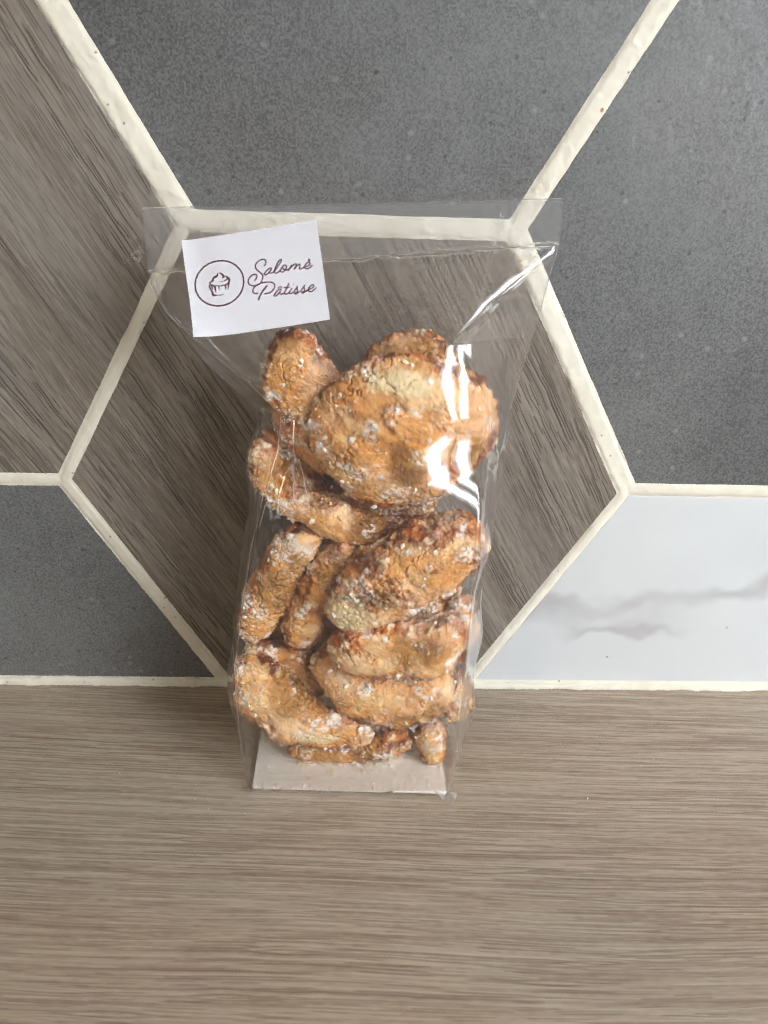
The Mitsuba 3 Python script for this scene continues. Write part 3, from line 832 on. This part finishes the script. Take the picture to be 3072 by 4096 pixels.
# ------------------------------------------------------------------ card in the bottom of the bag
card = trimesh.creation.extrude_polygon(shapely.geometry.Polygon([(-.0310, -.0556), (.0350, -.0578), (.0352, -.0200), (-.0312, -.0195)]).buffer(-.0006).buffer(.0006), .0007)
card.apply_translation([0, 0, .0014])
put('base_card', card, 'm_card', 'off white card lying in the bottom of the bag under the pastries', 'card')

# ------------------------------------------------------------------ label with its lettering
TLc, TRc, BRc, BLc = np.array([-.0447, -.0299, .1734]), np.array([-.0092, -.028, .1796]), np.array([-.0052, -.038, .1557]), np.array([-.0406, -.0414, .15])


def label_at(u, v, lift=0.0):
    u, v = np.asarray(u, float)[..., None], np.asarray(v, float)[..., None]
    p = (BLc * (1 - u) + BRc * u) * (1 - v) + (TLc * (1 - u) + TRc * u) * v
    bow = 0.0008 * np.sin(np.pi * v[..., 0]) + 0.0003 * np.sin(u[..., 0] * 5 + 1)
    curl = 0.0035 * np.clip(1 - np.hypot(u[..., 0] * 1.3, v[..., 0]) / 0.42, 0, 1) ** 1.6
    edge = 0.0008 * np.clip(1 - u[..., 0] / .12, 0, 1) ** 2
    out = np.array([0.05, -0.90, 0.42])
    return p + out * (0.0020 + bow * .6 + curl + edge + lift)[..., None]


uu, vv = np.meshgrid(np.linspace(0, 1, 60), np.linspace(0, 1, 44), indexing='ij')
fr, bk = label_at(uu, vv), label_at(uu, vv, -.00018)
n_ = uu.size
qf = grid_faces(*uu.shape)
rim = np.concatenate([np.arange(44), 44 * np.arange(1, 60) + 43, 44 * 59 + np.arange(42, -1, -1), 44 * np.arange(58, 0, -1)])
rq = np.array([[rim[k], rim[(k + 1) % len(rim)], rim[(k + 1) % len(rim)] + n_, rim[k] + n_] for k in range(len(rim))])
lm = trimesh.Trimesh(*tri(np.vstack([fr.reshape(-1, 3), bk.reshape(-1, 3)]), np.vstack([qf, qf[:, ::-1] + n_, rq])), process=False)
put('paper_label', lm, 'm_paper', 'white paper label with cupcake emblem and brown script stuck on the bag', 'label', smooth=40)

LETTERS = [(17,[569,625,584,641,590,665,582,687,564,694,539,683,518,662,509,637,511,609,525,583,541,558,551,536,550,508,538,479,519,455,494,444,470,445,449,461,440,488,449,521,467,545,488,556,505,550,509,531,500,510,487,493]),(17,[624,585,618,594,604,591,585,574,570,555,565,542,573,535,589,543,608,562,624,583,612,568,605,554,611,544,623,545,641,557,661,585,685,621,703,650,703,663,692,659,673,633,656,600,644,571,642,546,653,536,667,541,689,559]),(17,[722,602,706,590,689,561,686,546,697,537,715,546,729,566,734,588,727,602,717,602,707,588,710,566,724,551,743,554,755,565]),(17,[741,538,751,554,774,595]),(17,[751,554,779,583,801,597,809,592,802,573,787,545]),(17,[787,545,809,572,829,588,835,582,829,560,829,544,839,539,857,550,872,561]),(17,[864,553,885,555,905,569,911,584,902,593,886,587,871,568,867,546,875,532,892,532,910,543,926,560]),(30,[900,603,910,622]),(17,[498,368,482,364,469,374,464,395,474,423,497,446,529,460,563,462,594,458,616,448,629,425,627,400,612,373,590,355,565,349,541,351]),(22,[575,428,554,402,530,370,509,333,497,296]),(17,[672,360,668,370,652,367,633,350,617,328,614,315,626,313,644,327,668,354]),(17,[668,354,659,338,663,322,678,322,696,337]),(17,[647,382,665,394,673,394,681,383]),(17,[738,417,722,389,703,351,693,326,701,314,716,319,737,337]),(17,[691,384,714,379,736,377]),(17,[752,367,738,344,729,325,734,313,752,318,775,343,797,375]),(26,[765,395,769,396]),(17,[797,375,789,351,792,328,788,306,774,300,766,310,775,314,795,313,817,329,849,371]),(17,[849,373,840,352,844,326,838,304,824,300,819,309,829,313,849,313,871,329]),(17,[865,319,888,328,910,344,915,359,905,365,887,353,872,333,870,313,879,302,899,305,917,319,931,331])]
EMBLEM = [[223,624,16,227,608,46,216,594,60,197,584,60,187,569,53,184,553,53,174,550,40,163,541,40,163,525,53,174,511,53,194,502,40,213,501,27,229,505,11],[229,623,13,246,619,33,257,608,53,265,590,60,269,579,53,252,567,11],[271,582,27,284,581,33,295,566,60,305,547,60,304,527,60,296,509,53,278,499,40,255,494,33,230,492,27,217,490,16],[294,556,53,278,540,33,254,533,20,232,534,8],[165,515,13,154,507,46,163,470,46,171,434,60,175,413,66,196,407,33,223,403,27,254,408,8],[173,505,46,175,484,40,178,463,7],[194,497,60,195,469,46,196,430,7],[222,491,46,223,470,33,225,446,7],[272,494,46,271,470,40,269,444,7],[297,505,46,291,476,40,283,440,7],[408,502,45,396,445,45,373,393,45,340,350,45,299,318,45,254,301,45,208,298,45,163,311,45,122,338,45,89,377,45,66,426,45,54,482,45,54,540,45,66,597,45,89,649,45,122,692,45,163,724,45,208,741,45,255,743,45,300,731,45,340,704,45,373,664,45,396,615,45,408,560,45,408,502,45]]
LW, LH = np.linalg.norm(TRc - TLc), np.linalg.norm(TLc - BLc)


def ribbon(pts, widths):
    """A flat stroke on the label: pts in label units (u, v), widths in metres."""
    p = pts * [LW, LH]
    t_ = np.gradient(p, axis=0)
    t_ /= np.linalg.norm(t_, axis=1, keepdims=True) + 1e-12
    nn = np.column_stack([-t_[:, 1], t_[:, 0]])
    l, r = (p + nn * widths[:, None] / 2) / [LW, LH], (p - nn * widths[:, None] / 2) / [LW, LH]
    L = .00010
    v = np.vstack([label_at(l[:, 0], l[:, 1], L), label_at(r[:, 0], r[:, 1], L)])
    n = len(p)
    k = np.arange(n - 1)
    return trimesh.Trimesh(*tri(v, np.column_stack([k, k + n, k + n + 1, k + 1])), process=False)


PXM = 6.7e-5          # metres on the label per source pixel
ms = []
for w, flatp in LETTERS:
    p = np.array(flatp, float).reshape(-1, 2) / 1000
    p = spline(p, max(10, 7 * len(p)))
    ms.append(ribbon(p, np.full(len(p), w * 300 / 1659 * PXM * 1.7)))
SPLIT = 8             # strokes of the first word
put('paper_label__lettering', join(ms[:SPLIT]), 'm_ink', 'brown script word Salomé')
put('paper_label__lettering_001', join(ms[SPLIT:]), 'm_ink', 'brown script word Pâtisse')
ms = []
for flatp in EMBLEM:
    p = np.array(flatp, float).reshape(-1, 3)
    c = spline(np.column_stack([p[:, :2] / 1000, p[:, 2] / 10 * PXM * 1.35]), 8 * len(p))
    ms.append(ribbon(c[:, :2], np.maximum(c[:, 2], .00003)))
put('paper_label__emblem', join(ms[:-1]), 'm_ink', 'dark brown line drawing of a cupcake')
put('paper_label__circle', ms[-1], 'm_ink', 'thin dark brown circle round the cupcake')

# ------------------------------------------------------------------ loose sugar and crumbs
def scatter(positions, sizes, colours, flatten=.6):
    fv, ff, fc, at = [], [], [], 0
    for p_, s_, c_ in zip(positions, sizes, colours):
        cv, cf = chunk(s_, 8, flatten)
        cv = settle(cv, cf, np.array(p_), np.array([0, 0, 1.0]) + rng.normal(size=3) * .3)
        fv.append(cv); ff.append(cf + at); fc.append(np.tile(c_, (len(cv), 1))); at += len(cv)
    return trimesh.Trimesh(np.vstack(fv), np.vstack(ff), process=False), np.clip(np.vstack(fc), 0, .92)


def crumb_colours(n, white=.6):
    return [np.array([.86, .84, .80]) if rng.random() < white else np.array([.78, .60, .36]) * rng.uniform(.75, 1.1) for _ in range(n)]


n = 520
pos = np.column_stack([rng.uniform(-.028, .034, n), -.0565 + .030 * rng.random(n) ** 1.3, np.full(n, .0023)])
heap = np.column_stack([rng.uniform(-.020, .017, 90), -.0445 - .0022 * rng.random(90), np.full(90, .0026)])
m_, c_ = scatter(heap, .0003 + .0009 * rng.random(90) ** 2, crumb_colours(90, .55))
put('crumb_heap', m_, 'm_sugar', 'row of sugar lumps and crumbs along the lowest pastry on the card', 'crumbs', kind='stuff', color=c_)
m_, c_ = scatter(pos, (.00016 + .0008 * rng.random(n) ** 3), crumb_colours(n, .5))
put('card_crumbs', m_, 'm_sugar', 'fine sugar crumbs scattered on the card in the bag', 'crumbs', kind='stuff', color=c_)

pos, siz = [], []
fr_pts = V[:, PART[0] == 0].reshape(-1, 3)
for (cx_, cz_, rx_, rz_, cnt, sz) in [(-.018, .130, .0035, .004, 110, .00035), (-.0165, .125, .0025, .006, 60, .0003), (.033, .072, .0025, .006, 45, .0004), (.0335, .050, .002, .007, 50, .00035), (-.027, .043, .003, .003, 60, .0003),
                                      (0, .09, .03, .05, 160, .00018), (.0, .006, .026, .003, 40, .0003), (-.008, .112, .005, .006, 30, .0003)]:
    for _ in range(cnt):
        x_, z_ = cx_ + rng.normal() * rx_ * .6, cz_ + rng.normal() * rz_ * .6
        k = np.argmin((fr_pts[:, 0] - x_) ** 2 + (fr_pts[:, 2] - z_) ** 2)
        pos.append(fr_pts[k] + [0, .0003, 0] + rng.normal(size=3) * .0002)
        siz.append(.00006 + sz * rng.random() ** 2)
m_, c_ = scatter(pos, siz, crumb_colours(len(pos), .9))
put('sugar_dust', m_, 'm_sugar', 'white sugar dust clinging to the inside of the bag front', 'sugar', kind='stuff', color=c_)

n = 70
pos = [(-.0497, -.0592, .0002), (-.078, -.048, .0002), (.0835, -.0585, .0002)]
siz = [.0003, .00028, .0005]
for _ in range(n):
    a = rng.random()
    if a < .45:
        pos.append((-.045 + rng.normal() * .009, -.058 + rng.normal() * .010, .0001))
    elif a < .85:
        pos.append((.085 + rng.normal() * .018, -.042 + rng.normal() * .012, .0001))
    else:
        pos.append((rng.uniform(-.025, .037), -.0615 - .002 * rng.random(), .0001))
    siz.append(.00007 + .00013 * rng.random())
m_, c_ = scatter(pos, siz, crumb_colours(len(pos), 1.0))
put('countertop_sugar', m_, 'm_sugar', 'tiny white sugar grains scattered on the countertop', 'sugar', kind='stuff', color=c_)
